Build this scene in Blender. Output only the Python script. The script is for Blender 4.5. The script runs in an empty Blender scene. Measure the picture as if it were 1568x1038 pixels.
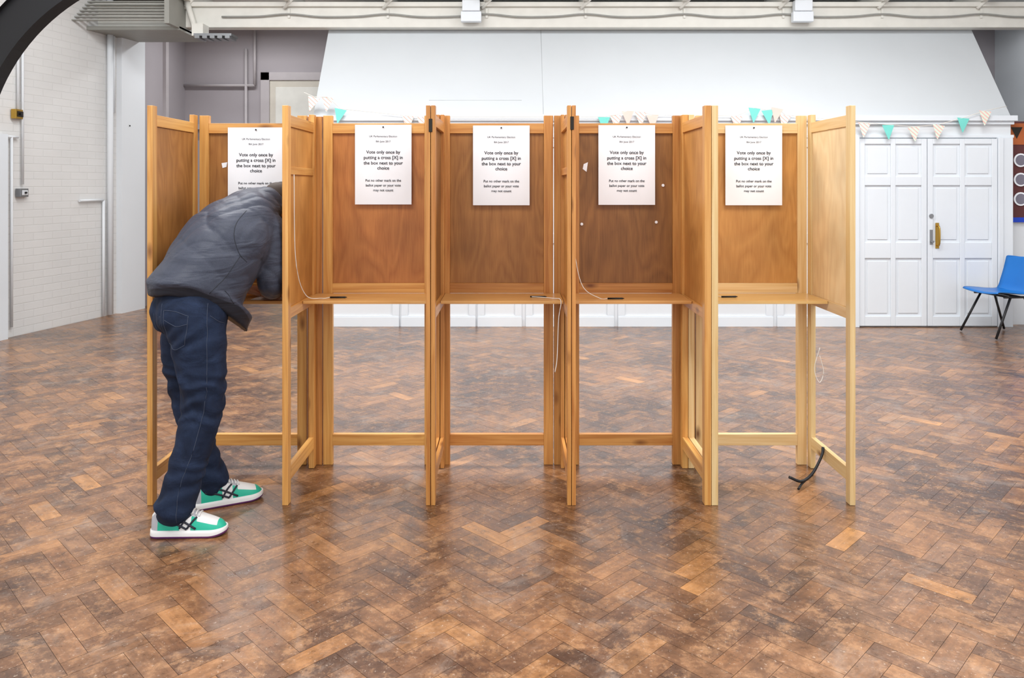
import bpy, bmesh, math, random
from mathutils import Vector, Matrix, noise
from mathutils.bvhtree import BVHTree
random.seed(7)
scene = bpy.context.scene
COL = scene.collection

def lin(c):
    return tuple(((v/255)/12.92 if v/255 <= .04045 else ((v/255+.055)/1.055)**2.4) for v in c)
def L4(c): return lin(c)+(1,)

# ------------------------------------------------------------------ materials
def new_mat(name, base=(200,200,200), rough=.6, spec=.4, metal=0):
    m = bpy.data.materials.new(name); m.use_nodes = True
    nt = m.node_tree; b = nt.nodes['Principled BSDF']
    b.inputs['Base Color'].default_value = L4(base)
    b.inputs['Roughness'].default_value = rough
    b.inputs['Specular IOR Level'].default_value = spec
    b.inputs['Metallic'].default_value = metal
    return m, nt, b
def node(nt, t, **kw):
    n = nt.nodes.new(t)
    for k, v in kw.items():
        if k in n.inputs: n.inputs[k].default_value = v
        else: setattr(n, k, v)
    return n
def ramp(nt, stops):
    r = nt.nodes.new('ShaderNodeValToRGB')
    e = r.color_ramp.elements
    while len(e) < len(stops): e.new(.5)
    for i, (p, c) in enumerate(stops):
        e[i].position = p; e[i].color = c
    return r
def g(v): return (v, v, v, 1)
def mixc(nt, a, b, fac, mode='MIX'):
    m = nt.nodes.new('ShaderNodeMix'); m.data_type = 'RGBA'; m.blend_type = mode
    for s, v in ((6, a), (7, b), (0, fac)):
        if hasattr(v, 'links'): nt.links.new(v, m.inputs[s])
        else: m.inputs[s].default_value = v
    return m.outputs[2]
def bump(nt, b, h, strength=.3, dist=.005):
    n = nt.nodes.new('ShaderNodeBump'); n.inputs['Strength'].default_value = strength
    n.inputs['Distance'].default_value = dist
    nt.links.new(h, n.inputs['Height']); nt.links.new(n.outputs[0], b.inputs['Normal'])
    return n

def plain(name, c, rough=.6, spec=.4, metal=0, var=.08, scale=8, bmp=0.0, bscale=60):
    m, nt, b = new_mat(name, c, rough, spec, metal)
    tc = node(nt, 'ShaderNodeTexCoord')
    n = node(nt, 'ShaderNodeTexNoise', Scale=scale, Detail=4.0)
    nt.links.new(tc.outputs['Object'], n.inputs['Vector'])
    r = ramp(nt, [(.3, g(1-var)), (.7, g(1))])
    nt.links.new(n.outputs['Fac'], r.inputs[0])
    nt.links.new(mixc(nt, L4(c), r.outputs[0], 1.0, 'MULTIPLY'), b.inputs['Base Color'])
    if bmp:
        n2 = node(nt, 'ShaderNodeTexNoise', Scale=bscale, Detail=3.0)
        nt.links.new(tc.outputs['Object'], n2.inputs['Vector'])
        bump(nt, b, n2.outputs['Fac'], bmp)
    return m

def timber(name, c1, c2, knots=True, rough=.38):
    """board timber: UV u runs along the grain (metres)"""
    m, nt, b = new_mat(name, c1, rough, .4)
    uv = node(nt, 'ShaderNodeUVMap')
    mp = node(nt, 'ShaderNodeMapping'); mp.inputs['Scale'].default_value = (2.2, 55, 1)
    nt.links.new(uv.outputs[0], mp.inputs[0])
    n = node(nt, 'ShaderNodeTexNoise', Scale=1.0, Detail=5.0, Distortion=.6)
    nt.links.new(mp.outputs[0], n.inputs['Vector'])
    r = ramp(nt, [(.3, L4(c2)), (.62, L4(c1))])
    nt.links.new(n.outputs['Fac'], r.inputs[0])
    at = node(nt, 'ShaderNodeAttribute', attribute_name='tint')
    c = mixc(nt, r.outputs[0], at.outputs['Color'], 1.0, 'MULTIPLY')
    if knots:
        mp2 = node(nt, 'ShaderNodeMapping'); mp2.inputs['Scale'].default_value = (3.4, 9, 1)
        nt.links.new(uv.outputs[0], mp2.inputs[0])
        v = node(nt, 'ShaderNodeTexVoronoi', Scale=1.0)
        nt.links.new(mp2.outputs[0], v.inputs['Vector'])
        rk = ramp(nt, [(.03, g(.9)), (.10, g(.45)), (.17, g(0))])
        nt.links.new(v.outputs['Distance'], rk.inputs[0])
        c = mixc(nt, c, L4((104, 54, 20)), rk.outputs[0])
    nt.links.new(c, b.inputs['Base Color'])
    bump(nt, b, n.outputs['Fac'], .08, .002)
    return m

def plywood(name, c1, c2, seed=0.0, rough=.42):
    m, nt, b = new_mat(name, c1, rough, .35)
    uv = node(nt, 'ShaderNodeUVMap')
    mp = node(nt, 'ShaderNodeMapping')
    mp.inputs['Location'].default_value = (seed*1.7, seed, seed)
    mp.inputs['Scale'].default_value = (1.0, 3.4, 1)
    nt.links.new(uv.outputs[0], mp.inputs[0])
    base = node(nt, 'ShaderNodeTexNoise', Scale=1.35, Detail=2.5, Distortion=.35)
    nt.links.new(mp.outputs[0], base.inputs['Vector'])
    mul = node(nt, 'ShaderNodeMath', operation='MULTIPLY'); mul.inputs[1].default_value = 10
    nt.links.new(base.outputs['Fac'], mul.inputs[0])
    fr = node(nt, 'ShaderNodeMath', operation='PINGPONG'); fr.inputs[1].default_value = .5
    nt.links.new(mul.outputs[0], fr.inputs[0])
    fine = node(nt, 'ShaderNodeTexNoise', Scale=3.0, Detail=6.0)
    mp2 = node(nt, 'ShaderNodeMapping'); mp2.inputs['Scale'].default_value = (3, 60, 1)
    nt.links.new(uv.outputs[0], mp2.inputs[0]); nt.links.new(mp2.outputs[0], fine.inputs['Vector'])
    add = node(nt, 'ShaderNodeMath', operation='MULTIPLY_ADD')
    add.inputs[1].default_value = .6
    nt.links.new(fr.outputs[0], add.inputs[0]); 
    h = node(nt, 'ShaderNodeMath', operation='MULTIPLY'); h.inputs[1].default_value = .8
    nt.links.new(fine.outputs['Fac'], h.inputs[0]); nt.links.new(h.outputs[0], add.inputs[2])
    r = ramp(nt, [(.2, L4(c2)), (.75, L4(c1))])
    nt.links.new(add.outputs[0], r.inputs[0])
    big = node(nt, 'ShaderNodeTexNoise', Scale=4.0, Detail=2.0)
    nt.links.new(uv.outputs[0], big.inputs['Vector'])
    rb = ramp(nt, [(.3, g(.82)), (.7, g(1.10))]); nt.links.new(big.outputs['Fac'], rb.inputs[0])
    c = mixc(nt, r.outputs[0], rb.outputs[0], 1.0, 'MULTIPLY')
    nt.links.new(c, b.inputs['Base Color'])
    return m

M_frame = timber('pine_orange', (224,172,98), (198,136,66))
M_frame_dk = timber('pine_orange_dark', (208,150,82), (176,112,52))
M_frame_pale = timber('pine_pale', (234,206,152), (220,182,120))
M_shelf = timber('shelf_varnish', (226,176,108), (204,146,80), knots=False, rough=.3)
M_shelf_pale = timber('shelf_pale', (226,192,126), (208,166,98), knots=False, rough=.3)
M_ply = [plywood('ply_a', (176,122,66), (146,94,46), 1.3), plywood('ply_b', (190,124,66), (160,96,48), 4.1),
         plywood('ply_c', (168,116,62), (140,90,46), 7.7), plywood('ply_d', (150,103,56), (120,78,42), 9.9),
         plywood('ply_e', (202,146,80), (178,120,60), 12.4)]
M_ply_pale = plywood('ply_pale', (234,210,168), (220,188,142), 3.3)
M_metal_dark = plain('dark_hinge_metal', (50,44,38), .4, .5, .7)
M_white = plain('white_gloss_paint', (222,228,234), .35, .4, var=.04, scale=2, bmp=.03, bscale=20)
M_whitematt = plain('white_matt_paint', (220,224,228), .7, .3, var=.04, scale=1.5)
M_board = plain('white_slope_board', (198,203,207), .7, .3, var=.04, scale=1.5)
M_seam = plain('board_seam', (178,182,186), .7)
M_cream = plain('cream_paint', (222,221,214), .6, .3, var=.08)
M_mauve = plain('mauve_grey_paint', (166,160,164), .6, .3, var=.08, scale=1.2)
M_mauve_lt = plain('mauve_grey_trim', (180,174,176), .5, .3, var=.06)
M_paper = plain('paper', (242,245,250), .8, .2, var=.015)
M_ink = plain('print_ink', (42,42,50), .8, .1)
M_black = plain('black_iron', (22,22,25), .45, .4)
M_brass = plain('brass', (188,150,70), .3, .5, .9)
M_steel = plain('steel', (150,152,155), .35, .5, .8)
M_string = plain('white_string', (236,232,224), .9, .1)

def brick_mat():
    m, nt, b = new_mat('painted_brick', (222,222,220), .5, .35)
    uv = node(nt, 'ShaderNodeUVMap')
    br = node(nt, 'ShaderNodeTexBrick')
    br.inputs['Scale'].default_value = 1.0
    br.inputs['Brick Width'].default_value = .225; br.inputs['Row Height'].default_value = .075
    br.inputs['Mortar Size'].default_value = .006; br.inputs['Mortar Smooth'].default_value = .8
    br.inputs['Color1'].default_value = L4((220,220,219)); br.inputs['Color2'].default_value = L4((217,217,216))
    br.inputs['Mortar'].default_value = L4((211,211,210))
    nt.links.new(uv.outputs[0], br.inputs['Vector'])
    n = node(nt, 'ShaderNodeTexNoise', Scale=1.1, Detail=4.0); nt.links.new(uv.outputs[0], n.inputs['Vector'])
    r = ramp(nt, [(.3, g(.92)), (.7, g(1))]); nt.links.new(n.outputs['Fac'], r.inputs[0])
    nt.links.new(mixc(nt, br.outputs['Color'], r.outputs[0], 1.0, 'MULTIPLY'), b.inputs['Base Color'])
    inv = node(nt, 'ShaderNodeMath', operation='SUBTRACT'); inv.inputs[0].default_value = 1
    nt.links.new(br.outputs['Fac'], inv.inputs[1])
    bump(nt, b, inv.outputs[0], .3, .004)
    return m
M_brick = brick_mat()

# ------------------------------------------------------------------ mesh builder
class MB:
    def __init__(s):
        s.bm = bmesh.new(); s.uv = s.bm.loops.layers.uv.new('UVMap')
        s.col = s.bm.loops.layers.float_color.new('tint'); s.mats = []
    def mi(s, m):
        if m not in s.mats: s.mats.append(m)
        return s.mats.index(m)
    def box(s, a, b, m, axis=None, tv=.14, M=None):
        lo = [min(a[i], b[i]) for i in range(3)]; hi = [max(a[i], b[i]) for i in range(3)]
        d = [hi[i]-lo[i] for i in range(3)]
        ax = d.index(max(d)) if axis is None else axis
        v = [s.bm.verts.new((hi[0] if i & 1 else lo[0], hi[1] if i & 2 else lo[1], hi[2] if i & 4 else lo[2])) for i in range(8)]
        ou, ov = random.random()*40, random.random()*40
        t = 1-random.random()*tv; t2 = t*(1-random.random()*tv*.4)
        for idx in ((0,2,3,1),(4,5,7,6),(0,1,5,4),(2,6,7,3),(0,4,6,2),(1,3,7,5)):
            f = s.bm.faces.new([v[i] for i in idx]); f.material_index = s.mi(m)
            for l in f.loops:
                co = l.vert.co
                o = [i for i in range(3) if i != ax]
                l[s.uv].uv = (co[ax]+ou, co[o[0]]+co[o[1]]+ov)
                l[s.col] = (t, t2, t2, 1)
        if M is not None:
            for q in v: q.co = M @ q.co
        return v
    def poly(s, pts, m, uvs=None):
        vs = [s.bm.verts.new(p) for p in pts]
        f = s.bm.faces.new(vs); f.material_index = s.mi(m)
        for i, l in enumerate(f.loops):
            l[s.uv].uv = uvs[i] if uvs else (pts[i][0], pts[i][2] if len(pts[i]) > 2 else 0)
            l[s.col] = (1, 1, 1, 1)
        return f
    def prism(s, prof, ax, lo, hi, m):
        def P(p, t):
            if ax == 0: return (t, p[0], p[1])
            if ax == 1: return (p[0], t, p[1])
            return (p[0], p[1], t)
        A = [s.bm.verts.new(P(p, lo)) for p in prof]; B = [s.bm.verts.new(P(p, hi)) for p in prof]
        fs = [s.bm.faces.new(A), s.bm.faces.new(B[::-1])]
        n = len(prof)
        for i in range(n):
            fs.append(s.bm.faces.new((A[i], B[i], B[(i+1) % n], A[(i+1) % n])))
        for f in fs:
            f.material_index = s.mi(m)
            for l in f.loops:
                l[s.uv].uv = (l.vert.co.x+l.vert.co.y, l.vert.co.z); l[s.col] = (1, 1, 1, 1)
        return fs
    def tube(s, pts, r, m, n=10, caps=True):
        pts = [Vector(p) for p in pts]; rings = []
        for i, p in enumerate(pts):
            d = (pts[min(i+1, len(pts)-1)]-pts[max(i-1, 0)]).normalized()
            up = Vector((0, 0, 1)) if abs(d.z) < .95 else Vector((1, 0, 0))
            x = d.cross(up).normalized(); y = x.cross(d)
            rr = r[i] if isinstance(r, (list, tuple)) else r
            rings.append([s.bm.verts.new(p+x*math.cos(2*math.pi*k/n)*rr+y*math.sin(2*math.pi*k/n)*rr) for k in range(n)])
        fs = []
        for i in range(len(rings)-1):
            for k in range(n):
                fs.append(s.bm.faces.new((rings[i][k], rings[i][(k+1) % n], rings[i+1][(k+1) % n], rings[i+1][k])))
        if caps: fs += [s.bm.faces.new(rings[0][::-1]), s.bm.faces.new(rings[-1])]
        for f in fs:
            f.material_index = s.mi(m); f.smooth = len(f.verts) == 4
            for l in f.loops: l[s.uv].uv = (l.vert.co.z, l.vert.co.x); l[s.col] = (1, 1, 1, 1)
    def obj(s, name, bevel=0, parent=None, smooth=False):
        bmesh.ops.recalc_face_normals(s.bm, faces=s.bm.faces)
        me = bpy.data.meshes.new(name); s.bm.to_mesh(me); s.bm.free()
        for m in s.mats: me.materials.append(m)
        o = bpy.data.objects.new(name, me); COL.objects.link(o)
        if bevel:
            b = o.modifiers.new('bevel', 'BEVEL'); b.width = bevel; b.segments = 2; b.limit_method = 'ANGLE'
        if smooth:
            for p in me.polygons: p.use_smooth = True
        if parent: o.parent = parent
        return o
def empty(name, loc=(0, 0, 0)):
    e = bpy.data.objects.new(name, None); e.empty_display_size = .1; COL.objects.link(e); return e
def spline(pts, k=8):
    pts = [Vector(p) for p in pts]; out = []
    P = [pts[0]*2-pts[1]]+pts+[pts[-1]*2-pts[-2]]
    for i in range(1, len(P)-2):
        for j in range(k):
            t = j/k; a, b, c, d = P[i-1], P[i], P[i+1], P[i+2]
            out.append(.5*((2*b)+(c-a)*t+(2*a-5*b+4*c-d)*t*t+(3*b-a-3*c+d)*t**3))
    out.append(pts[-1]); return out

# ------------------------------------------------------------------ person (built first: mesh baking is quick in a small scene)
person = empty('person_voting')
def cloth(name, c, c2, scale=3, bstr=.5, fscale=(1, 1, 1), rough=.7, bd=.02, rot=(0, 0, 0), hem=None):
    m, nt, b = new_mat(name, c, rough, .25)
    tc = node(nt, 'ShaderNodeTexCoord'); mp = node(nt, 'ShaderNodeMapping'); mp.inputs['Scale'].default_value = fscale
    mp.inputs['Rotation'].default_value = rot
    nt.links.new(tc.outputs['Object'], mp.inputs[0])
    n = node(nt, 'ShaderNodeTexNoise', Scale=scale, Detail=3.0, Distortion=.8); nt.links.new(mp.outputs[0], n.inputs['Vector'])
    r = ramp(nt, [(.3, L4(c2)), (.7, L4(c))]); nt.links.new(n.outputs['Fac'], r.inputs[0])
    f = node(nt, 'ShaderNodeTexNoise', Scale=300.0, Detail=2.0); nt.links.new(tc.outputs['Object'], f.inputs['Vector'])
    rf = ramp(nt, [(.3, g(.85)), (.7, g(1.15))]); nt.links.new(f.outputs['Fac'], rf.inputs[0])
    c = mixc(nt, r.outputs[0], rf.outputs[0], 1.0, 'MULTIPLY')
    if hem:
        at = node(nt, 'ShaderNodeAttribute', attribute_name='hem')
        rh = ramp(nt, [(.49, g(0)), (.51, g(1))]); nt.links.new(at.outputs['Fac'], rh.inputs[0])
        c = mixc(nt, c, L4(hem), rh.outputs[0])
    nt.links.new(c, b.inputs['Base Color'])
    bump(nt, b, n.outputs['Fac'], bstr, bd)
    return m
M_jacket = cloth('jacket_cloth', (66,70,83), (55,59,72), 4, .5, (1, 1, 3.2), .5, .03, (.5, .5, .3), hem=(38,41,50))
M_jeans = cloth('denim', (34,47,72), (18,27,46), 9, .5, (1, 1, 1.2), .85, .02)
M_skin = plain('skin', (206,150,120), .55, .3, var=.06, scale=20)
M_hair = plain('hair', (60,48,40), .7)
M_cap = plain('cap_black', (34,36,40), .7)
M_stitch = plain('denim_seam', (62,70,88), .8)
M_jseam = plain('jacket_seam', (34,37,44), .7)

def blob(bm, p, r, M=None, seg=16):
    m = Matrix.Translation(p) @ (M or Matrix.Identity(4)) @ Matrix.Diagonal((r[0], r[1], r[2], 1)) if isinstance(r, (tuple, list)) else Matrix.Translation(p) @ Matrix.Scale(r, 4)
    bmesh.ops.create_uvsphere(bm, u_segments=seg, v_segments=seg//2+2, radius=1, matrix=m)
def chain(bm, pts, k=6):
    P = [Vector(p[:3]) for p in pts]; R = [Vector((p[3], 0, 0)) for p in pts]
    S = spline(P, k); RR = spline(R, k)
    for p, r in zip(S, RR): blob(bm, p, r.x)
def bake(name, bm, voxel, sm, mat, parent=person, wr=None, factor=.5):
    me = bpy.data.meshes.new(name+'_src'); bm.to_mesh(me); bm.free()
    o = bpy.data.objects.new(name+'_src', me); COL.objects.link(o)
    r = o.modifiers.new('r', 'REMESH'); r.mode = 'VOXEL'; r.voxel_size = voxel
    q = o.modifiers.new('s', 'SMOOTH'); q.iterations = sm; q.factor = factor
    dg = bpy.context.evaluated_depsgraph_get()
    m2 = bpy.data.meshes.new_from_object(o.evaluated_get(dg)); m2.name = name
    bpy.data.objects.remove(o)
    if wr:
        nn = [v.normal.copy() for v in m2.vertices]
        for v, nv in zip(m2.vertices, nn):
            v.co = v.co + nv*wr(v.co)
    m2.materials.clear(); m2.materials.append(mat)
    for p in m2.polygons: p.use_smooth = True
    n = bpy.data.objects.new(name, m2); COL.objects.link(n); n.parent = parent
    return n

# jeans
bm = bmesh.new()
blob(bm, Vector((-1.402, 3.322, .935)), .132); blob(bm, Vector((-1.44, 3.335, .90)), .122); blob(bm, Vector((-1.385, 3.27, .90)), .122)
blob(bm, Vector((-1.36, 3.34, .95)), .125)
chain(bm, [(-1.335, 3.262, .90, .124), (-1.318, 3.245, .74, .110), (-1.300, 3.235, .55, .088), (-1.328, 3.205, .36, .079), (-1.375, 3.175, .17, .075), (-1.388, 3.165, .112, .078)])
chain(bm, [(-1.445, 3.41, .88, .112), (-1.468, 3.435, .72, .094), (-1.468, 3.45, .54, .076), (-1.42, 3.45, .34, .068), (-1.365, 3.46, .16, .066), (-1.355, 3.465, .108, .070)])
def wj(p):
    a = noise.noise(Vector((p.x*6, p.y*6, p.z*9)))*.008
    low = max(0, 1-p.z/.42)
    knee = max(0, 1-abs(p.z-.56)/.16)
    seat = max(0, 1-abs(p.z-.80)/.10)
    a += math.sin(p.z*75+noise.noise(p*8)*6+p.x*25)*.0085*(low+knee*.8)
    a += math.sin(p.z*60-p.x*50+noise.noise(p*6)*4)*.005*seat
    return a
jeans = bake('jeans', bm, .0075, 4, M_jeans, wr=wj)

# jacket
bm = bmesh.new()
rings = []
def ringv(c, F, S, dz=0, n=28):
    c, F, S = Vector(c), Vector(F), Vector(S); out = []
    for i in range(n):
        a = 2*math.pi*i/n; ca, sa = math.cos(a), math.sin(a)
        ca2 = math.copysign(abs(ca)**.85, ca); sa2 = math.copysign(abs(sa)**.85, sa)
        out.append(bm.verts.new(c+F*ca2+S*sa2+Vector((0, 0, dz*sa*sa))))
    rings.append(out)
def V(x, y, z, k): return tuple(v*k for v in (x, y, z))
ringv((-1.368, 3.345, .874), (.172, .10, -.096), (.098, -.145, 0), .078)
ringv((-1.364, 3.345, .905), (.176, .10, -.092), (.102, -.152, 0), .07)
ringv((-1.36, 3.35, .94), (.183, .11, -.090), (.113, -.167, 0), .06)
ringv((-1.355, 3.365, 1.01), V(.62, .50, -.60, .183), V(.63, -.77, 0, .208))
ringv((-1.33, 3.42, 1.105), V(.56, .54, -.62, .18), V(.70, -.71, 0, .218))
ringv((-1.28, 3.48, 1.20), V(.50, .54, -.67, .165), V(.75, -.66, 0, .222))
ringv((-1.235, 3.54, 1.28), V(.46, .56, -.69, .135), V(.77, -.63, 0, .205))
ringv((-1.195, 3.59, 1.335), V(.44, .56, -.70, .110), V(.77, -.63, 0, .15))
ringv((-1.16, 3.635, 1.365), V(.44, .56, -.70, .085), V(.77, -.63, 0, .090))
ringv((-1.14, 3.67, 1.37), V(.35, .45, -.82, .078), V(.80, -.60, 0, .080))
for i in range(len(rings)-1):
    for k in range(28): bm.faces.new((rings[i][k], rings[i][(k+1) % 28], rings[i+1][(k+1) % 28], rings[i+1][k]))
bm.faces.new(rings[0][::-1]); bm.faces.new(rings[-1])
bmesh.ops.recalc_face_normals(bm, faces=bm.faces)
chain(bm, [(-1.17, 3.53, 1.29, .085), (-1.118, 3.50, 1.24, .080), (-1.105, 3.50, 1.10, .068), (-1.10, 3.515, 1.0, .062), (-1.12, 3.60, .958, .050), (-1.15, 3.68, .935, .040)])
chain(bm, [(-1.30, 3.66, 1.30, .085), (-1.36, 3.70, 1.26, .08), (-1.44, 3.70, 1.12, .068), (-1.47, 3.70, 1.02, .06), (-1.42, 3.76, .965, .052), (-1.36, 3.80, .94, .042)])
AX = Vector((.44, .54, .72)); ORG = Vector((-1.38, 3.34, .95))
def wk(p):
    t = (p-ORG).dot(AX)
    lat = (p-ORG).dot(Vector((.77, -.63, 0)))
    a = noise.noise(Vector((p.x*4, p.y*4, p.z*4)))*.008
    k = min(1, max(0, (t-.03)*8))
    ph = t*46+lat*9+noise.noise(p*4.5)*5
    a += (abs(math.sin(ph*.5))**.6-.6)*.0085*k
    a += (abs(math.sin(t*22-lat*30+noise.noise(p*5)*4))**.7-.6)*.006*k
    return a
jacket = bake('jacket', bm, .0075, 4, M_jacket, wr=wk)
c0 = Vector((-1.365, 3.345, 0)); Fh = Vector((.175, .10, 0)); Sh = Vector((.10, -.150, 0))
att = jacket.data.attributes.new('hem', 'FLOAT', 'POINT')
for i, v in enumerate(jacket.data.vertices):
    d = v.co-c0; d.z = 0
    fa = d.dot(Fh.normalized())/Fh.length; sa = d.dot(Sh.normalized())/Sh.length
    zp = .874-.094*fa+.078*min(1, sa*sa)
    val = .5+(zp+.040-v.co.z)*8
    if v.co.y > 3.56 or abs(fa) > 1.4: val = 0
    att.data[i].value = max(0, min(1, val))

def surf_lines(o, lines, mat, r, name, origin_y=2.6):
    bt = BVHTree.FromPolygons([v.co for v in o.data.vertices], [p.vertices for p in o.data.polygons])
    s = MB()
    for ln in lines:
        pts = []
        for q in spline([Vector((x, 0, z)) for x, z in ln], 8):
            h = bt.ray_cast(Vector((q.x, origin_y, q.z)), Vector((0, 1, 0)))
            if h[0] is not None:
                if pts and (h[0]-pts[-1]).length > .06: break
                pts.append(h[0]+h[1]*.0003)
        if len(pts) > 2: s.tube(pts, r, mat, 6)
    return s.obj(name, parent=person)
surf_lines(jeans, [[(-1.435,.925),(-1.385,.922),(-1.325,.905)], [(-1.435,.925),(-1.432,.84),(-1.425,.785)], [(-1.425,.785),(-1.385,.765),(-1.34,.785)],
                   [(-1.34,.785),(-1.33,.84),(-1.325,.905)], [(-1.43,.885),(-1.38,.862),(-1.328,.872)],
                   [(-1.262,.95),(-1.258,.86),(-1.256,.70),(-1.262,.55),(-1.30,.36),(-1.345,.22),(-1.36,.07)],
                   [(-1.51,.90),(-1.505,.84),(-1.48,.80),(-1.46,.83),(-1.458,.90)],
                   [(-1.45,.95),(-1.448,.86),(-1.45,.78)], [(-1.25,.90),(-1.225,.87),(-1.205,.84)]], M_stitch, .0012, 'jeans_stitching')
surf_lines(jacket, [[(-1.165,1.33),(-1.185,1.28),(-1.185,1.22),(-1.165,1.15),(-1.14,1.11)], [(-1.205,1.00),(-1.19,.975),(-1.175,.94)],
                    [(-1.16,1.14),(-1.20,1.06),(-1.255,.99)]], M_jseam, .0013, 'jacket_seams')

def hand(name, wrist, d, up, side, curl):
    W, d, up, side = Vector(wrist), Vector(d).normalized(), Vector(up).normalized(), Vector(side).normalized()
    bm = bmesh.new()
    def Q(f, s_, u): return W+d*f+side*s_+up*u
    def ch(pts, k=5):
        chain(bm, [(*Q(*p[:3]), p[3]) for p in pts], k)
    ch([(-.03, 0, 0, .026), (0, 0, 0, .027), (.03, 0, 0, .024)])
    for so in (-.03, -.010, .010, .03):
        ch([(.01, so*.6, 0, .018), (.05, so, .0, .014), (.085, so*1.05, .002, .012)])
    lens = [(.032, .072, -.002), (.011, .082, .0), (-.011, .076, 0), (-.031, .058, -.003)]
    for so, L, u0 in lens:
        c = curl
        ch([(.08, so, u0, .0098), (.08+L*.42, so*1.05, u0-.004*c, .0092), (.08+L*.68, so*1.05, u0-.016*c, .0086), (.08+L*.82, so*1.02, u0-.030*c, .0078)])
    ch([(.015, .024, -.006, .016), (.045, .045, -.012, .012), (.07, .05, -.02, .0105), (.09, .042, -.026, .0092)])
    return bake(name, bm, .0035, 3, M_skin)
hand('hand_right', (-1.155, 3.705, .930), (-.25, .95, -.08), (0, .1, 1), (-1, -.25, 0), 1)
hand('hand_left', (-1.345, 3.81, .930), (.75, .6, -.12), (.1, 0, 1), (.5, -.8, 0), .9)

def build_head():
    u = Vector((.42, .86, -.28)).normalized(); f = Vector((.12, .05, -1)); f = (f-u*f.dot(u)).normalized(); r = u.cross(f)
    c = Vector((-1.125, 3.735, 1.348))
    M = Matrix(((r.x, f.x, u.x, c.x), (r.y, f.y, u.y, c.y), (r.z, f.z, u.z, c.z), (0, 0, 0, 1)))
    if M.determinant() < 0: M = M @ Matrix.Diagonal((-1, 1, 1, 1))
    R = M.to_3x3().to_4x4()
    bm = bmesh.new()
    def e(x, y, z, a, b_, c_): blob(bm, M @ Vector((x, y, z)), (a, b_, c_), R, 18)
    e(0, -.008, .03, .072, .088, .085); e(0, .012, -.03, .058, .07, .07); e(0, .035, -.075, .035, .038, .032)
    e(0, .088, -.012, .012, .022, .026); e(0, .085, -.05, .024, .012, .007); e(0, .083, -.061, .02, .012, .007)
    e(.03, .072, .022, .022, .012, .008); e(-.03, .072, .022, .022, .012, .008)
    e(.073, -.005, -.01, .009, .018, .03); e(-.073, -.005, -.01, .009, .018, .03)
    a, b_ = M @ Vector((0, -.015, -.05)), Vector((-1.20, 3.60, 1.325))
    for i in range(8):
        t = i/7; blob(bm, a.lerp(b_, t), .054+.004*t)
    bake('head', bm, .0045, 4, M_skin)
    bm = bmesh.new(); e(0, -.022, .012, .078, .090, .07); e(0, -.035, -.03, .072, .068, .065); bake('hair', bm, .006, 3, M_hair)
    for sx in (-.03, .03):
        bm = bmesh.new(); e(sx, .079, .006, .011, .009, .008); bake('eye', bm, .003, 1, M_paper)
        bm = bmesh.new(); e(sx, .087, .006, .005, .003, .005); bake('iris', bm, .002, 1, M_cap)
    bm = bmesh.new(); e(0, -.014, .035, .085, .103, .092); e(0, .115, .035, .06, .06, .006); e(0, -.01, .128, .008, .008, .005)
    e(0, -.05, .0, .08, .065, .06)
    bake('cap', bm, .005, 3, M_cap)
build_head()

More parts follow.
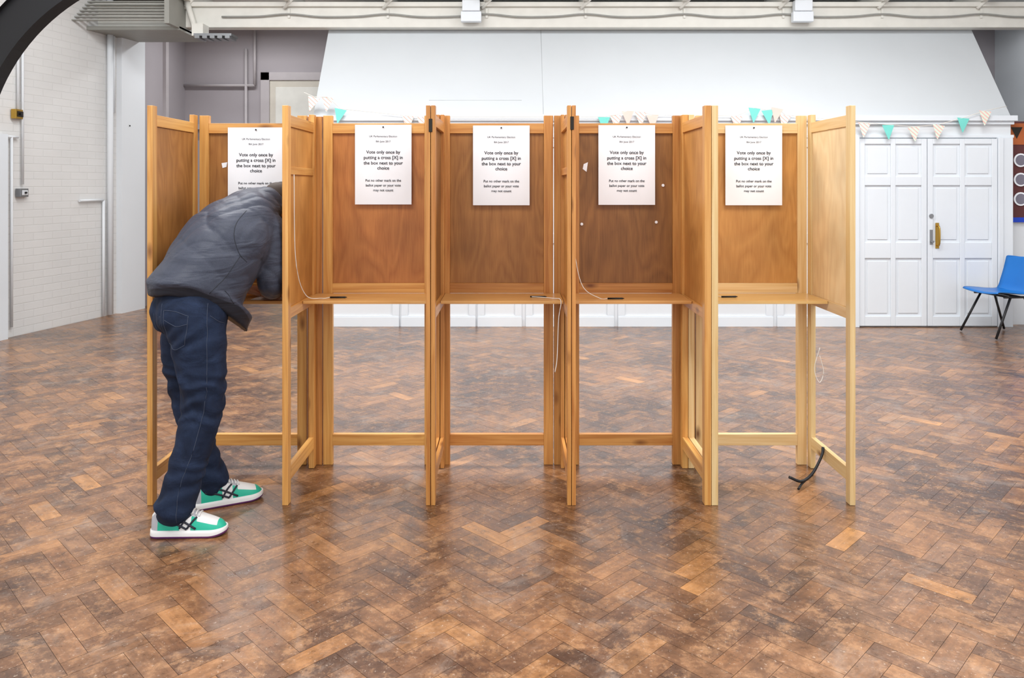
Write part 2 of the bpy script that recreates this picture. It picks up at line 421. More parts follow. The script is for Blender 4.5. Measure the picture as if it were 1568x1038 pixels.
M_teal = plain('trainer_teal', (36,176,146), .5); M_wht = plain('trainer_white', (226,224,222), .55)
M_purp = plain('trainer_purple', (120,66,128), .5); M_navy = plain('trainer_navy', (32,34,48), .5); M_grey = plain('trainer_grey', (176,176,182), .6)
def trainer(loc, yaw):
    A = Matrix.Translation(loc) @ Matrix.Rotation(yaw, 4, 'Z')
    e = empty('trainer'); e.parent = person
    L0, L = -.095, .30
    def W(t):
        w = .034+.016*math.sin(min(1, t/.7)*math.pi/2)
        if t < .12: w *= math.sqrt(max(.0, 1-((.12-t)/.12)**2))*.6+.4
        if t > .78: w *= math.sqrt(max(.02, 1-((t-.78)/.225)**2))
        return w
    Hs = [(0, .085), (.05, .104), (.2, .112), (.35, .118), (.5, .104), (.65, .086), (.8, .070), (.93, .056), (1, .034)]
    def H(t):
        for (a, ha), (b, hb) in zip(Hs, Hs[1:]):
            if t <= b: return ha+(hb-ha)*(t-a)/(b-a)
        return Hs[-1][1]
    def cx(t): return .008*math.sin(t*math.pi)
    def surf(t, a, off=0):
        w = W(t)-.004+off; z0 = .026; h = H(t)-z0+off
        ca, sa = math.cos(a), math.sin(a)
        return Vector((L0+L*t, cx(t)+math.copysign(abs(ca)**.75, ca)*w*(1-.25*max(0, sa)), z0+h*max(0, sa)**.8))
    s = MB(); NT, NA = 40, 22; grid = []
    for i in range(NT+1):
        t = .008+.984*i/NT
        grid.append([s.bm.verts.new(A @ surf(t, math.pi*j/NA)) for j in range(NA+1)])
    for i in range(NT):
        t = (i+.5)/NT
        for j in range(NA):
            a = (j+.5)/NA; side = abs(a-.5)*2
            m = M_teal
            if t > .62 and side < .62: m = M_wht
            if t > .90: m = M_teal
            if .28 < t < .62 and side < .42: m = M_grey
            if t < .10: m = M_grey if side > .4 else M_wht
            if .10 < t < .26 and side < .45: m = M_purp
            if .40 < t < .56 and side > .35: m = M_wht
            f = s.bm.faces.new((grid[i][j], grid[i][j+1], grid[i+1][j+1], grid[i+1][j])); f.smooth = True; f.material_index = s.mi(m)
    s.bm.faces.new(grid[0]).material_index = s.mi(M_grey); s.bm.faces.new(grid[-1][::-1]).material_index = s.mi(M_teal)
    s.obj('upper', parent=e)
    s = MB()
    def soleloop(z, off, lift):
        pts = []
        for sgn in (1, -1):
            rng = range(NT+1) if sgn == 1 else range(NT, -1, -1)
            for i in rng:
                t = i/NT; zz = z+lift*max(0, (t-.75)/.25)**2*.012
                pts.append(s.bm.verts.new(A @ Vector((L0+L*(t*1.02-.01), cx(t)+sgn*(W(t)+off), zz))))
        return pts
    loops = [soleloop(.001, -.001, 1), soleloop(.010, .003, 1), soleloop(.0101, .003, 1), soleloop(.020, .001, .6), soleloop(.032, -.002, .3)]
    mats = [M_purp, M_purp, M_wht, M_wht]
    for k in range(4):
        n = len(loops[k])
        for i in range(n):
            try:
                f = s.bm.faces.new((loops[k][i], loops[k][(i+1) % n], loops[k+1][(i+1) % n], loops[k+1][i])); f.material_index = s.mi(mats[k]); f.smooth = True
            except ValueError: pass
    s.bm.faces.new(loops[0][::-1]).material_index = s.mi(M_navy); s.bm.faces.new(loops[-1]).material_index = s.mi(M_wht)
    s.obj('sole', parent=e)
    s = MB()
    for sg in (0, 1):
        def SA(a): return a if sg == 0 else math.pi-a
        for line in (((.40, .10), (.47, .5), (.54, .95)), ((.50, .10), (.57, .5), (.62, .9)), ((.20, .80), (.38, .5), (.62, .12)), ((.16, .5), (.34, .28), (.50, .08))):
            pts = spline([A @ surf(t, SA(a), .001) for t, a in line], 6); s.tube(pts, .0042, M_navy, 6)
    s.obj('side_stripes', parent=e)
    s = MB()
    for i in range(6):
        t = .42+i*.045
        s.tube([A @ surf(t, a, .003) for a in (1.0, 1.3, math.pi/2, 1.84, 2.14)], .0035, M_wht, 6)
    s.tube(spline([A @ surf(.44, 1.5, .006), A @ (surf(.5, .9, .014)), A @ surf(.43, .7, .008), A @ surf(.42, 1.5, .006)], 5), .0025, M_wht, 5)
    s.obj('laces', parent=e)
trainer((-1.385, 3.165, 0), math.radians(4))
trainer((-1.335, 3.455, 0), math.radians(30))

# ------------------------------------------------------------------ camera
cam = bpy.data.cameras.new('camera'); cam.lens = 27; cam.sensor_width = 36
cam.shift_y = -0.15; cam.clip_end = 100
co = bpy.data.objects.new('camera', cam); COL.objects.link(co)
co.location = (0, 0, 1.44); co.rotation_euler = (math.radians(90), 0, 0)
scene.camera = co

# ------------------------------------------------------------------ floor (herringbone blocks, real geometry)
def floor_mat():
    m, nt, b = new_mat('parquet', (130,85,50), .3, .6)
    uv = node(nt, 'ShaderNodeUVMap'); tc = node(nt, 'ShaderNodeTexCoord')
    at = node(nt, 'ShaderNodeAttribute', attribute_name='tint')
    mp = node(nt, 'ShaderNodeMapping'); mp.inputs['Scale'].default_value = (6, 70, 1)
    nt.links.new(uv.outputs[0], mp.inputs[0])
    n = node(nt, 'ShaderNodeTexNoise', Scale=1.0, Detail=5.0); nt.links.new(mp.outputs[0], n.inputs['Vector'])
    r = ramp(nt, [(.25, g(.72)), (.7, g(1.12))]); nt.links.new(n.outputs['Fac'], r.inputs[0])
    c = mixc(nt, at.outputs['Color'], r.outputs[0], 1.0, 'MULTIPLY')
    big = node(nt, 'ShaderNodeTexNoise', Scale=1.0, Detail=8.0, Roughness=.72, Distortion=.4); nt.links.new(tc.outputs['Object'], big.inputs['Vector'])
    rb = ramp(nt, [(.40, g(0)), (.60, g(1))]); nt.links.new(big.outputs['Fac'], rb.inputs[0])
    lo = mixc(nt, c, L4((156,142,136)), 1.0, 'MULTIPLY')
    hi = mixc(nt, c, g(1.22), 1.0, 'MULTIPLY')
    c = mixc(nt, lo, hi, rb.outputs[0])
    wn = node(nt, 'ShaderNodeTexNoise', Scale=11.0, Detail=9.0, Roughness=.78); nt.links.new(tc.outputs['Object'], wn.inputs['Vector'])
    rw = ramp(nt, [(.50, g(0)), (.62, g(.45))]); nt.links.new(wn.outputs['Fac'], rw.inputs[0])
    c = mixc(nt, c, L4((196,146,98)), rw.outputs[0])
    rd = ramp(nt, [(.36, g(.5)), (.47, g(0))]); nt.links.new(wn.outputs['Fac'], rd.inputs[0])
    c = mixc(nt, c, L4((68,47,36)), rd.outputs[0])
    sc = node(nt, 'ShaderNodeTexNoise', Scale=60.0, Detail=4.0, Roughness=.8); nt.links.new(tc.outputs['Object'], sc.inputs['Vector'])
    rs = ramp(nt, [(.60, g(0)), (.68, g(.55))]); nt.links.new(sc.outputs['Fac'], rs.inputs[0])
    c = mixc(nt, c, L4((210,194,176)), rs.outputs[0])
    hz = node(nt, 'ShaderNodeTexNoise', Scale=2.6, Detail=9.0, Roughness=.75, Distortion=1.2); nt.links.new(tc.outputs['Object'], hz.inputs['Vector'])
    rh = ramp(nt, [(.53, g(0)), (.69, g(.38))]); nt.links.new(hz.outputs['Fac'], rh.inputs[0])
    c = mixc(nt, c, L4((164,150,138)), rh.outputs[0])
    nt.links.new(c, b.inputs['Base Color'])
    rr = ramp(nt, [(.3, g(.22)), (.7, g(.46))]); nt.links.new(wn.outputs['Fac'], rr.inputs[0])
    nt.links.new(rr.outputs[0], b.inputs['Roughness'])
    b.inputs['Coat Weight'].default_value = .4; b.inputs['Coat Roughness'].default_value = .24
    bump(nt, b, n.outputs['Fac'], .06, .002)
    return m
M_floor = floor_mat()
M_gap = plain('parquet_joint', (46,31,21), .6)
def build_floor():
    s = MB(); W = .077; n = 3; X0, X1, Y0, Y1 = -6.6, 6.6, -2.6, 10.6
    pal = [(132,92,60),(120,82,52),(142,99,62),(112,76,49),(152,107,67),(168,119,71),(136,93,57),(126,91,65),(104,72,49),(186,132,77)]
    ca = math.cos(math.radians(45)); N = 136; gp = .0006
    def put(x0, y0, x1, y1, along):
        cx, cy = (x0+x1)/2*W, (y0+y1)/2*W
        wx = cx*ca-cy*ca; wy = cx*ca+cy*ca+4
        if not (X0-.05 < wx < X1+.05 and Y0 < wy < Y1): return
        pts = []
        for (x, y) in ((x0, y0), (x1, y0), (x1, y1), (x0, y1)):
            px = x*W+(gp if x == x0 else -gp); py = y*W+(gp if y == y0 else -gp)
            pts.append((px*ca-py*ca, px*ca+py*ca+4, 0))
        Ln, Wd = n*W, W
        ou, ov = random.random()*50, random.random()*50
        q = [(0,0),(Ln,0),(Ln,Wd),(0,Wd)] if along else [(0,0),(0,Wd),(Ln,Wd),(Ln,0)]
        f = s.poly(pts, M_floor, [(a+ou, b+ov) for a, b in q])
        k = lin(random.choices(pal, [8,8,8,6,5,2.6,8,7,5,1.0])[0]); v = .86+random.random()*.26
        for l in f.loops: l[s.col] = (k[0]*v, k[1]*v, k[2]*v, 1)
    for y in range(-N, N):
        for x in range(-N, N):
            t = (x-y) % (2*n)
            if t == 0: put(x, y, x+n, y+1, True)
            if t == n: put(x, y-n+1, x+1, y+1, False)
    s.box((X0, Y0, -.06), (X1, Y1, -.0012), M_gap)
    return s.obj('floor')
fl = build_floor()
bm = bmesh.new(); bm.from_mesh(fl.data)
for f in bm.faces:
    if abs(f.calc_center_median().z) < 1e-4 and f.normal.z < 0: f.normal_flip()
bm.to_mesh(fl.data); bm.free()

# ------------------------------------------------------------------ room shell
def LX(y): return -4.36-.23*(9-y)
s = MB()
for a, b_, m in (((-2.6), 8.63, M_brick),):
    p = [(LX(a), a, 0), (LX(b_), b_, 0), (LX(b_), b_, 3.9), (LX(a), a, 3.9)]
    s.poly(p, m, [(a, 0), (b_, 0), (b_, 3.9), (a, 3.9)])
    q = [(x-.2, y, z) for x, y, z in p]
    s.poly(q, m, [(a, 0), (b_, 0), (b_, 3.9), (a, 3.9)])
s.obj('wall_left')
s = MB()
s.prism([(LX(8.63)-.2, 8.63), (LX(8.63)+.06, 8.63), (LX(9)+.06, 9.0), (LX(9)-.2, 9.0)], 2, 0, 3.9, M_whitematt)
s.prism([(LX(6.3), 6.3), (LX(6.3)+.05, 6.3), (LX(7.2)+.05, 7.2), (LX(7.2), 7.2)], 2, 0, 1.92, M_white)
s.obj('trim_pilaster')
s = MB()
s.prism([(-4.62, 9.0), (-4.36, 9.0), (-4.47, 10.5), (-4.7, 10.5)], 2, 0, 3.9, M_mauve)
s.obj('wall_left_recess')
s = MB(); s.box((-4.7, 10.5, 0), (6.7, 10.6, 3.9), M_mauve)
s.obj('wall_back')
s = MB(); s.box((6.6, -2.6, 0), (6.7, 10.6, 4.9), M_whitematt); s.obj('wall_right')
s = MB(); s.box((5.10, 7.95, 0), (6.6, 8.05, 2.1), M_whitematt); s.obj('wall_low_right')
s = MB()
s.prism([(-2.6, 4.7), (4.0, 4.7), (8.5, 3.62), (10.6, 3.62), (10.6, 3.7), (8.5, 3.7), (4.0, 4.8), (-2.6, 4.8)], 0, -6.9, 6.7, M_cream)
s.obj('ceiling')

s = MB()
fs = s.prism([(7.84, 0), (7.84, 2.147), (8.56, 3.24), (10.48, 3.24), (10.48, 0)], 0, -2.03, 5.09, M_whitematt)
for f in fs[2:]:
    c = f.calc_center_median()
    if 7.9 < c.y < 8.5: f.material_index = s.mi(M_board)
s.obj('wall_partition')
s = MB()
s.box((-2.07, 7.785, 2.095), (5.13, 7.84, 2.15), M_white)
s.box((-2.05, 7.81, 2.06), (5.11, 7.84, 2.095), M_white)
s.box((-2.05, 7.815, 1.925), (5.11, 7.84, 1.955), M_white)
s.obj('trim_1', .004)
s = MB()
for x0, x1 in ((-2.03, -1.15), (-1.13, -.37), (-.35, .1), (.14, 1.04), (1.08, 2.66), (2.70, 3.47)):
    s.box((x0, 7.815, 0), (x1, 7.84, .1), M_white)
    s.box((x0, 7.825, .1), (x1, 7.84, .115), M_white)
    for xx in (x0, x1-.07): s.box((xx, 7.825, .115), (xx+.07, 7.84, 1.925), M_white)
    s.box((x0+.07, 7.825, 1.83), (x1-.07, 7.84, 1.925), M_white)
    s.box((x0+.07, 7.825, .85), (x1-.07, 7.84, .95), M_white)
s.box((4.97, 7.80, 0), (5.09, 7.84, 1.925), M_white)
s.obj('baseboard_partition', .003)
s = MB()
def slope(x, t): return (x, 7.84+.72*t+.0005, 2.147+1.093*t)
for (xa, ta, xb, tb) in ((.32, .02, .32, .98), (-.86, .16, .1, .16)):
    a, b_ = Vector(slope(xa, ta)), Vector(slope(xb, tb))
    s.tube([a, b_], .003, M_seam, 6)
s.obj('trim_2')

def door_leaf(name, x0, x1, handle):
    s = MB(); y = 7.80
    s.box((x0, y+.016, .012), (x1, y+.038, 1.915), M_white)
    w = x1-x0; st = .055
    cols = [(x0+st, x0+w/2-st*.45), (x0+w/2+st*.45, x1-st)]
    rows = [(.11, .70), (.86, 1.44), (1.53, 1.86)]
    zz = [.012]+[v for r in rows for v in r]+[1.915]
    for xx in ((x0, x0+st), (x0+w/2-st*.45, x0+w/2+st*.45), (x1-st, x1)):
        s.box((xx[0], y, .012), (xx[1], y+.017, 1.915), M_white)
    for i in range(0, 8, 2):
        for c in cols: s.box((c[0], y, zz[i]), (c[1], y+.017, zz[i+1]), M_white)
    for c in cols:
        for r in rows:
            s.box((c[0]+.03, y+.008, r[0]+.03), (c[1]-.03, y+.017, r[1]-.03), M_white)
    o = s.obj(name, .004)
    if handle:
        h = MB(); hx = x0+.095
        h.box((hx-.018, y-.006, .80), (hx+.018, y, 1.06), M_brass)
        h.tube(spline([(hx, y-.004, .83), (hx, y-.045, .85), (hx, y-.045, 1.01), (hx, y-.004, 1.03)], 5), .008, M_brass)
        h.box((hx-.075, y-.005, .84), (hx-.045, y, .99), M_steel)
        h.tube([(hx-.06, y-.002, .87), (hx-.06, y-.04, .87)], .012, M_steel)
        h.tube([(hx-.06, y, 1.13), (hx-.06, y-.012, 1.13)], .022, M_steel, 14)
        h.obj('door_handle', .001, parent=o)
    return o
door_leaf('door_1', 3.53, 4.215, False)
door_leaf('door_2', 4.222, 4.93, True)
s = MB()
s.box((3.475, 7.785, 0), (3.525, 7.84, 1.925), M_white); s.box((4.935, 7.785, 0), (4.985, 7.84, 1.925), M_white)
s.obj('trim_3', .004)

s = MB()
s.box((-3.42, 10.44, 0), (-3.30, 10.498, 2.98), M_mauve_lt); s.box((-3.42, 10.44, 2.87), (-2.1, 10.498, 2.98), M_mauve_lt)
s.box((-3.30, 10.46, .01), (-2.2, 10.498, 2.87), plain('stone_door_paint', (204,198,186), .5))
s.box((-3.22, 10.455, 2.2), (-2.3, 10.47, 2.78), M_cream)
s.obj('door_3', .004)
s = MB()
s.tube([(-4.47, 10.45, 2.80), (-3.5, 10.45, 2.80)], .018, M_mauve_lt)
s.tube([(-3.62, 10.45, 3.3), (-3.62, 10.45, .1)], .02, M_mauve_lt)
s.tube([(-3.5, 10.45, 3.6), (-3.5, 10.45, 2.8)], .018, M_mauve_lt)
s.box((-4.42, 9.7, 0), (-4.37, 9.78, 3.6), M_mauve_lt)
s.box((-4.5, 10.4, 2.2), (-3.45, 10.5, 2.27), M_mauve_lt)
s.obj('trim_4')

s = MB()
def lw(y, z, off=.03): return (LX(y)+off, y, z)
s.tube([lw(8.47, 0.02, .05), lw(8.47, 3.55, .05)], .032, M_whitematt)
s.tube([lw(8.40, 1.28), lw(8.07, 1.28)], .014, M_whitematt)
s.tube([lw(8.40, 1.28), lw(8.40, .02)], .014, M_whitematt)
s.tube([lw(7.33, 3.4), lw(7.33, 2.08)], .012, M_whitematt); s.tube([lw(7.38, 3.4), lw(7.38, 1.45)], .012, M_whitematt)
s.tube([lw(7.26, 1.9), lw(7.26, .1)], .012, M_whitematt)
s.tube([lw(7.2, 1.9), lw(7.33, 1.9)], .012, M_whitematt)
s.tube([lw(8.55, 2.25), lw(8.55, 3.4)], .016, M_whitematt)
s.obj('trim_conduit_pipes')
def box_on_left(name, y, z, w, h, m1, m2):
    s = MB(); x = LX(y)
    s.box((x, y-w/2, z-h/2), (x+.05, y+w/2, z+h/2), m1)
    s.box((x+.05, y-w*.35, z-h*.3), (x+.056, y+w*.35, z+h*.3), m2)
    s.box((x+.056, y-w*.1, z-h*.12), (x+.07, y+w*.1, z+h*.12), M_black)
    s.obj(name, .003)
box_on_left('light_switch', 7.33, 2.12, .12, .09, M_brass, M_metal_dark)
box_on_left('electrical_socket', 7.38, 1.37, .12, .08, M_steel, M_whitematt)
box_on_left('electrical_socket', 8.75, 2.12, .06, .06, M_steel, M_metal_dark)

s = MB()
s.box((-6.0, 8.36, 3.16), (6.6, 8.50, 3.40), M_cream)
s.box((-6.0, 8.32, 3.38), (6.6, 8.54, 3.43), M_cream)
s.obj('trim_roof_beam', .006)
s = MB()
for i in range(-5, 6):
    xx = .80+i*1.075
    if xx < -3.9: continue
    s.box((xx-.03, 8.1, 3.43), (xx+.03, 8.9, 3.62), M_cream)
    s.tube([(xx-.05, 8.34, 3.36), (xx+.06, 8.30, 3.47)], .018, M_cream)
    s.box((xx-.012, 8.345, 3.26), (xx+.012, 8.36, 3.36), M_cream)
s.obj('ceiling_joists')
s = MB()
pts = []
for i in range(-4, 6):
    xx = .80+i*1.075
    pts += [(xx, 8.335, 3.30), (xx+.35, 8.335, 3.27), (xx+.75, 8.335, 3.275)]
s.tube(spline([p for p in pts if p[0] > -3.2], 5), .010, plain('grey_cable', (150,150,146), .6), 6)
s.obj('ceiling_cable')
for xx in (-.44, 3.13):
    s = MB(); s.box((xx-.11, 8.24, 3.2), (xx+.11, 8.318, 3.31), M_white); s.box((xx-.095, 8.23, 3.312), (xx+.095, 8.318, 3.43), M_white)
    s.obj('junction_box', .008)
s = MB(); M_vent = plain('vent_grey', (150,150,144), .5)
s.box((-4.75, 8.2, 3.10), (-3.55, 8.9, 3.14), M_vent)
for i in range(9): s.box((-4.7, 8.2+i*.035-.2, 3.16+i*.04), (-3.58, 8.24+i*.035-.2, 3.172+i*.04), M_vent)
s.box((-3.6, 7.95, 3.12), (-3.55, 8.5, 3.6), M_vent); s.box((-4.75, 8.5, 3.12), (-3.55, 8.53, 3.6), M_metal_dark)
s.obj('louvred_air_vent')
s = MB()
s.box((-3.38, 8.15, 3.03), (-2.98, 8.35, 3.055), M_steel)
for i in range(5): s.box((-3.36+i*.08, 8.13, 3.0), (-3.31+i*.08, 8.33, 3.03), M_steel)
s.tube([(-3.4, 8.3, 3.04), (-3.52, 8.3, 3.45)], .03, M_cream); s.box((-3.42, 8.2, 3.04), (-3.3, 8.36, 3.17), M_cream)
s.obj('wall_heater')
s = MB()
C = Vector((-2.59, 1.57)); RI, RO = 1.57, 1.85
def arc(r, a): return (C.x+r*math.cos(a), C.y+r*math.sin(a))
angs = [math.radians(180-i*3) for i in range(0, 28)]
k = len(angs)
inner = [(C.x-RI, 0)]+[arc(RI, a) for a in angs]; outer = [(C.x-RO, 0)]+[arc(RO, a) for a in angs]
for i in range(k):
    q = [inner[i], inner[i+1], outer[i+1], outer[i]]
    for yy in (5.97, 6.03): s.poly([(p[0], yy, p[1]) for p in q], M_black)
    for row in (inner, outer):
        a, b_ = row[i], row[i+1]
        s.poly([(a[0], 5.93, a[1]), (a[0], 6.07, a[1]), (b_[0], 6.07, b_[1]), (b_[0], 5.93, b_[1])], M_black)
s.tube([(-3.72, 6, 3.0), (-3.9, 6, 4.15)], .03, M_black)
s.obj('iron_arch_rib')

s = MB()
s.box((5.14, 7.92, 1.06), (6.3, 7.948, 2.10), plain('board_maroon', (92,50,50), .8))
s.box((5.14, 7.915, 1.06), (6.3, 7.92, 1.11), plain('board_blue', (24,66,190), .6))
s.box((5.14, 7.915, 1.86), (6.3, 7.92, 2.08), plain('board_orange', (176,96,52), .8))
M_pic = plain('photo_print', (120,116,130), .5)
for zz in (1.30, 1.50, 1.70):
    for xx in (5.24, 5.5, 5.76):
        s.tube([(xx, 7.918, zz), (xx, 7.908, zz)], .07, M_paper, 20); s.tube([(xx, 7.909, zz), (xx, 7.906, zz)], .055, M_pic, 20)
for xx in (5.2, 5.36, 5.55, 5.75): s.poly([(xx-.06, 7.912, 2.04), (xx+.06, 7.912, 2.04), (xx, 7.912, 1.92)], M_metal_dark)
s.obj('display_board')

flag_cols = {'t': plain('bunting_teal', (118,208,198), .8), 'p': plain('bunting_coral', (240,200,190), .8)}
def stripe_mat():
    m, nt, b = new_mat('bunting_stripe', (230,200,200), .8, .1)
    tc = node(nt, 'ShaderNodeTexCoord'); w = node(nt, 'ShaderNodeTexWave', Scale=14.0)
    w.bands_direction = 'DIAGONAL'
    nt.links.new(tc.outputs['Object'], w.inputs['Vector'])
    r = ramp(nt, [(.0, L4((240,160,150))), (.35, L4((236,234,228))), (.65, L4((140,208,196))), (.9, L4((238,230,210)))])
    nt.links.new(w.outputs['Fac'], r.inputs[0]); nt.links.new(r.outputs[0], b.inputs['Base Color']); return m
flag_cols['s'] = stripe_mat()
s = MB()
flags = [(-2.0,2.33,'s',.3),(-1.86,2.33,'s',.1),(-1.73,2.21,'t',.2),(-1.05,2.14,'s',0),(-.9,2.13,'s',0),(.93,2.13,'t',0),(1.05,2.15,'s',0),(1.17,2.19,'p',0),(1.30,2.18,'s',0),(1.42,2.15,'p',0),
         (2.27,2.14,'s',0),(2.45,2.22,'t',.1),(2.58,2.2,'t',-.1),(2.68,2.22,'p',.2),(2.76,2.15,'s',.2),(3.56,2.07,'s',.1),(3.80,2.05,'t',0),(4.06,2.03,'s',-.05),(4.31,2.05,'s',.15),(4.56,2.12,'t',.1),(4.78,2.19,'s',.1)]
yb = 7.76
for i, (x, z, c, rot) in enumerate(flags):
    w, h = .062, .145
    M = Matrix.Translation((x, yb+random.uniform(-.008, .004), z)) @ Matrix.Rotation(rot, 4, 'Y')
    f = [M @ Vector(p) for p in ((-w, 0, 0), (w, .0, 0), (.004, -.012, -h), (-.004, -.012, -h))]
    s.poly(f, flag_cols[c])
    f2 = [p+Vector((0, .002, 0)) for p in f]; s.poly(f2[::-1], flag_cols[c])
strp = [(-2.1, yb, 2.38)]+[(x, yb, z+.004) for x, z, c, r in flags]+[(5.0, yb, 2.24)]
s.tube(strp, .003, M_string, 5)
s.obj('bunting')

s = MB(); M_red = plain('extinguisher_red', (190,30,28), .3)
s.tube([(-4.22, 9.3, .12), (-4.22, 9.3, .14), (-4.22, 9.3, .48), (-4.22, 9.3, .54), (-4.22, 9.3, .56)], [.06, .075, .075, .045, .02], M_red, 16)
s.tube([(-4.22, 9.3, .55), (-4.22, 9.3, .6)], .02, M_black)
s.tube(spline([(-4.22, 9.3, .58), (-4.12, 9.28, .52), (-4.13, 9.28, .3)], 5), .01, M_black)
s.box((-4.3, 9.23, 0), (-4.14, 9.37, .12), M_metal_dark)
s.obj('fire_extinguisher')

# ------------------------------------------------------------------ booths
FY0, FY1 = 3.452, 3.497
BY0, BY1 = 3.955, 3.985
def side_panel(s, x, t, m, ply, mid=False, double=False):
    x0, x1 = x-t/2, x+t/2
    tt = [(x0, x1)] if not double else [(x0, x-.0015), (x+.0015, x1)]
    for i, (a, b) in enumerate(tt):
        mm = m
        s.box((a, FY0, .001), (b, FY1, 1.80), mm)
        s.box((a, 3.905, .001), (b, 3.95, 1.80), mm)
        for z0, z1 in ((1.708, 1.76), (.835, .885), (.10, .16)):
            s.box((a+.001, FY1, z0), (b-.001, 3.905, z1), mm)
        if mid: s.box((a+.001, FY1, 1.49), (b-.001, 3.905, 1.525), mm)
    s.box((x-.004, FY1, .885), (x+.004, 3.905, 1.708), ply, axis=2)
def back_panel(s, x0, x1, m, ply):
    w = .048
    s.box((x0, BY0, .001), (x0+w, BY1, 1.80), m); s.box((x1-w, BY0, .001), (x1, BY1, 1.80), m)
    for z0, z1 in ((1.708, 1.76), (.885, .936), (.10, .158)):
        s.box((x0+w, BY0+.001, z0), (x1-w, BY1-.001, z1), m)
    s.box((x0+w, 3.968, .936), (x1-w, 3.976, 1.708), ply, axis=2)
def shelf(s, x0, x1, m):
    s.box((x0, 3.69, .870), (x1, 3.954, .885), m, axis=0)
def hinge(s, x, z, y=FY0):
    s.box((x-.008, y-.003, z), (x+.008, y, z+.06), M_metal_dark)
def pins(s, lst):
    for x, z in lst: s.tube([(x, 3.968, z), (x, 3.963, z)], .008, M_paper, 8)
B = [(-1.620, -1.058), (-.973, -.403), (-.368, .212), (.298, .876), (.947, 1.519)]
s = MB(); side_panel(s, -1.628, .025, M_frame, M_ply[0]); back_panel(s, B[0][0]+.01, B[0][1], M_frame, M_ply[2])
s.poly([(-1.50, 3.966, 1.555), (-1.47, 3.966, 1.56), (-1.475, 3.966, 1.535), (-1.495, 3.966, 1.53)], M_paper)
shelf(s, -1.614, -1.036, M_shelf); s.obj('voting_booth', .0015)
s = MB(); side_panel(s, -1.02, .027, M_frame, M_ply[4], mid=True); back_panel(s, *B[1], M_frame, M_ply[1])
s.box((-1.052, BY0, .001), (-.978, BY1, 1.795), M_frame_dk)
shelf(s, -1.005, -.388, M_shelf); s.obj('voting_booth', .0015)
s = MB(); side_panel(s, -.366, .042, M_frame_dk, M_ply[3], double=True); back_panel(s, B[2][0], B[2][1], M_frame_dk, M_ply[2])
s.box((-.40, BY0, .001), (-.371, BY1, 1.79), M_frame)
hinge(s, -.366, 1.68); shelf(s, -.343, .247, M_shelf); s.obj('voting_booth', .0015)
s = MB(); side_panel(s, .268, .038, M_frame_dk, M_ply[4], mid=True, double=True); back_panel(s, *B[3], M_frame_dk, M_ply[3])
s.box((.217, BY0, .001), (.253, BY1, 1.80), M_frame_dk); s.box((.257, BY0, .001), (.293, BY1, 1.79), M_frame)
s.poly([(.37, 3.966, 1.55), (.392, 3.966, 1.56), (.385, 3.966, 1.51), (.365, 3.966, 1.525)], M_paper); pins(s, [(.78, 1.44), (.745, 1.25), (.36, 1.24)])
hinge(s, .270, 1.69); shelf(s, .289, .864, M_shelf); s.obj('voting_booth', .0015)
s = MB(); side_panel(s, .881, .030, M_frame, M_ply[4]); side_panel(s, .9125, .029, M_frame_pale, M_ply_pale)
side_panel(s, 1.532, .025, M_frame_pale, M_ply_pale)
back_panel(s, *B[4], M_frame_pale, M_ply[4])
s.box((.881, BY0, .001), (.942, BY1, 1.79), M_frame)
hinge(s, 1.55, 1.5, 3.9); shelf(s, .928, 1.518, M_shelf_pale)
s.obj('voting_booth', .0015)

# ------------------------------------------------------------------ posters
def txt(body, size, x, z, y, parent, bold=0.0):
    c = bpy.data.curves.new('printed_text', 'FONT'); c.body = body; c.size = size
    c.align_x = 'CENTER'; c.offset = bold; c.materials.append(M_ink); c.resolution_u = 4
    o = bpy.data.objects.new('printed_text', c); COL.objects.link(o)
    o.location = (x, y, z); o.rotation_euler = (math.radians(90), 0, 0); o.parent = parent
    return o
def poster(xc, ztop):
    s = MB(); w, h = .1455, .41; y = 3.949; n = 8
    for i in range(n):
        a, b = -w+2*w*i/n, -w+2*w*(i+1)/n
        ya, yb_ = [.0012*math.sin(5*t/w) for t in (a, b)]
        s.poly(((a, ya, -h), (b, yb_, -h), (b, yb_, 0), (a, ya, 0)), M_paper)
    s.tube([(0, -.001, -.012), (0, -.006, -.012)], .004, M_metal_dark, 8)
    o = s.obj('voting_instruction_poster')
    o.location = (xc, y, ztop)
    T = [('UK Parliamentary Election', .0135, -.064, 0), ('8th June 2017', .0135, -.09, 0),
         ('Vote only once by', .0235, -.148, .00028), ('putting a cross [X] in', .0235, -.176, .00028), ('the box next to your', .0235, -.204, .00028), ('choice', .0235, -.230, .00028),
         ('Put no other mark on the', .0175, -.292, .0002), ('ballot paper or your vote', .0175, -.317, .0002), ('may not count', .0175, -.342, .0002)]
    for b, sz, z, bo in T: txt(b, sz, 0, z, -.0018, o, bo)
    return o
poster(-1.316, 1.738); poster(-.662, 1.752); poster(-.055, 1.748); poster(.590, 1.75); poster(1.243, 1.748)

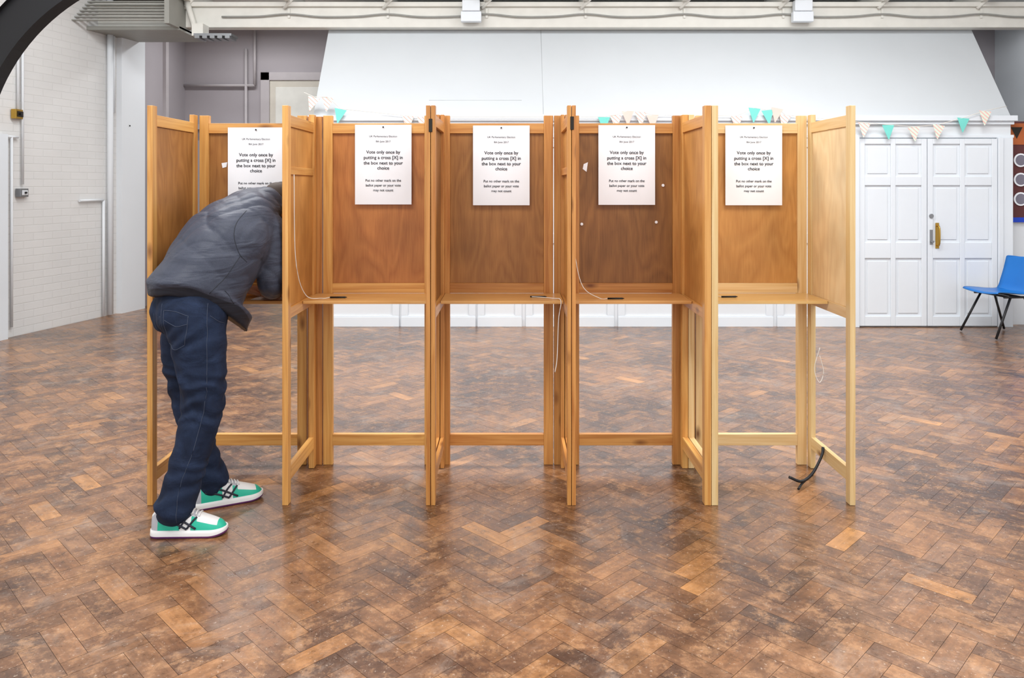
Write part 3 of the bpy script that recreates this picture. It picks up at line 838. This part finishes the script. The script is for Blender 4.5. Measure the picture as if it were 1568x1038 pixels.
def pencil(loc, ang, strpts):
    e = empty('tethered_pencil')
    s = MB(); d = Vector((math.cos(ang), math.sin(ang), 0)); p = Vector(loc)
    s.tube([p-d*.04, p+d*.032, p+d*.043], [.0042, .0042, .0008], M_black, 8); s.obj('pencil', parent=e)
    s = MB(); s.tube(spline([p-d*.04]+[Vector(q) for q in strpts], 8), .0020, M_string, 6); s.obj('string', parent=e)
Z = .8895
pencil((-.855, 3.78, Z), .05, [(-.93, 3.76, Z-.002), (-.985, 3.66, .92), (-1.003, 3.56, 1.1), (-1.005, 3.54, 1.49)])
pencil((.13, 3.80, Z), -.05, [(.20, 3.76, Z-.002), (.235, 3.69, .885), (.222, 3.66, .8), (.215, 3.66, .62), (.205, 3.66, .55)])
pencil((.505, 3.74, Z), .05, [(.43, 3.76, Z-.002), (.35, 3.8, .94), (.312, 3.82, 1.1), (.295, 3.80, 1.28)])
pencil((1.075, 3.80, Z), .05, [(1.02, 3.83, Z-.002), (.97, 3.84, Z-.002)])
s = MB()
s.tube(spline([(1.555, 3.88, .62), (1.52, 3.86, .52), (1.545, 3.86, .45), (1.57, 3.87, .50), (1.555, 3.88, .58)], 8), .0015, M_string, 5); s.obj('loose_string')
s = MB()
s.tube(spline([(1.515, 3.74, .165), (1.50, 3.72, .13), (1.44, 3.68, .06), (1.38, 3.66, .03), (1.32, 3.66, .05)], 8), .007, M_black, 6)
s.tube(spline([(1.44, 3.68, .055), (1.39, 3.67, .02), (1.35, 3.62, .009)], 8), .006, M_black, 6); s.obj('black_strap')
s = MB(); s.poly([(-1.27, 3.72, .8862), (-1.12, 3.71, .8862), (-1.11, 3.86, .8862), (-1.26, 3.87, .8862)], M_paper); s.obj('ballot_paper')

def chair():
    e = empty('blue_plastic_chair')
    M_blue = plain('blue_plastic', (16,110,190), .35, .5, var=.04)
    A = Matrix.Translation((4.70, 7.40, 0)) @ Matrix.Rotation(math.radians(190), 4, 'Z')
    s = MB(); prof = [(.22, .41), (.20, .425), (.10, .42), (-.05, .405), (-.16, .405), (-.21, .44), (-.235, .52), (-.265, .63), (-.285, .73), (-.29, .745)]
    prof = [(p.x, p.y) for p in spline([Vector((a, b, 0)) for a, b in prof], 4)]
    n = len(prof); N = 10; grid = []
    for i, (x, z) in enumerate(prof):
        t = i/(n-1); w = .215 if t < .55 else .215-.03*(t-.55)/.45
        if t > .93: w *= 1-.12*((t-.93)/.07)**2
        row = []
        for j in range(N+1):
            u = -1+2*j/N
            lift = .018*u*u*(1 if t < .5 else 0); fwd = .035*u*u*(1 if t >= .5 else 0)
            row.append(s.bm.verts.new(A @ Vector((x+fwd, u*w, z+lift))))
        grid.append(row)
    for i in range(n-1):
        for j in range(N):
            f = s.bm.faces.new((grid[i][j], grid[i][j+1], grid[i+1][j+1], grid[i+1][j])); f.smooth = True; f.material_index = s.mi(M_blue)
    o = s.obj('seat_shell', parent=e); m = o.modifiers.new('s', 'SOLIDIFY'); m.thickness = .008; m.offset = 0
    s = MB()
    for y in (-.2, .2):
        P = [(.24, y*1.1, .012), (.05, y*.9, .385), (-.1, y*.9, .385), (-.25, y*1.1, .012)]
        s.tube([A @ Vector(P[0]), A @ Vector(P[1])], .011, M_black); s.tube([A @ Vector(P[2]), A @ Vector(P[3])], .011, M_black)
        s.tube([A @ Vector((.12, y*.9, .39)), A @ Vector((-.16, y*.9, .385))], .011, M_black)
    for x in (.04, -.08): s.tube([A @ Vector((x, -.18, .385)), A @ Vector((x, .18, .385))], .010, M_black)
    s.obj('leg_frame', parent=e)
chair()

# ------------------------------------------------------------------ lights
w = bpy.data.worlds.new('world'); scene.world = w; w.use_nodes = True
w.node_tree.nodes['Background'].inputs[0].default_value = (.92, .96, 1.0, 1); w.node_tree.nodes['Background'].inputs[1].default_value = 1.6
def area(name, loc, sx, sy, e, col=(.98, .99, 1.0), rot=(0, 0, 0)):
    l = bpy.data.lights.new(name, 'AREA'); l.shape = 'RECTANGLE'; l.size = sx; l.size_y = sy; l.energy = e; l.color = col
    o = bpy.data.objects.new(name, l); COL.objects.link(o); o.location = loc; o.rotation_euler = rot
area('skylight', (-2.2, 5.4, 4.25), 3.0, 1.2, 200); area('skylight', (2.6, 5.4, 4.25), 3.0, 1.2, 200)
area('skylight', (-2.2, 1.6, 4.6), 3.0, 1.5, 165); area('skylight', (2.4, 1.6, 4.6), 3.0, 1.5, 165)
for xx, en in ((-3.3, 22), (5.85, 6)):
    area('added_fill_light', (xx, 9.5, 3.50), 1.0, .15, en)  # invented fill lamp, added to lift the shaded mauve walls behind the partition
    s = MB(); s.box((xx-.55, 9.42, 3.52), (xx+.55, 9.58, 3.6), M_white); s.obj('added_fill_casing', .01)  # made-up housing dressing the added fill lamp
scene.view_settings.view_transform = 'Standard'
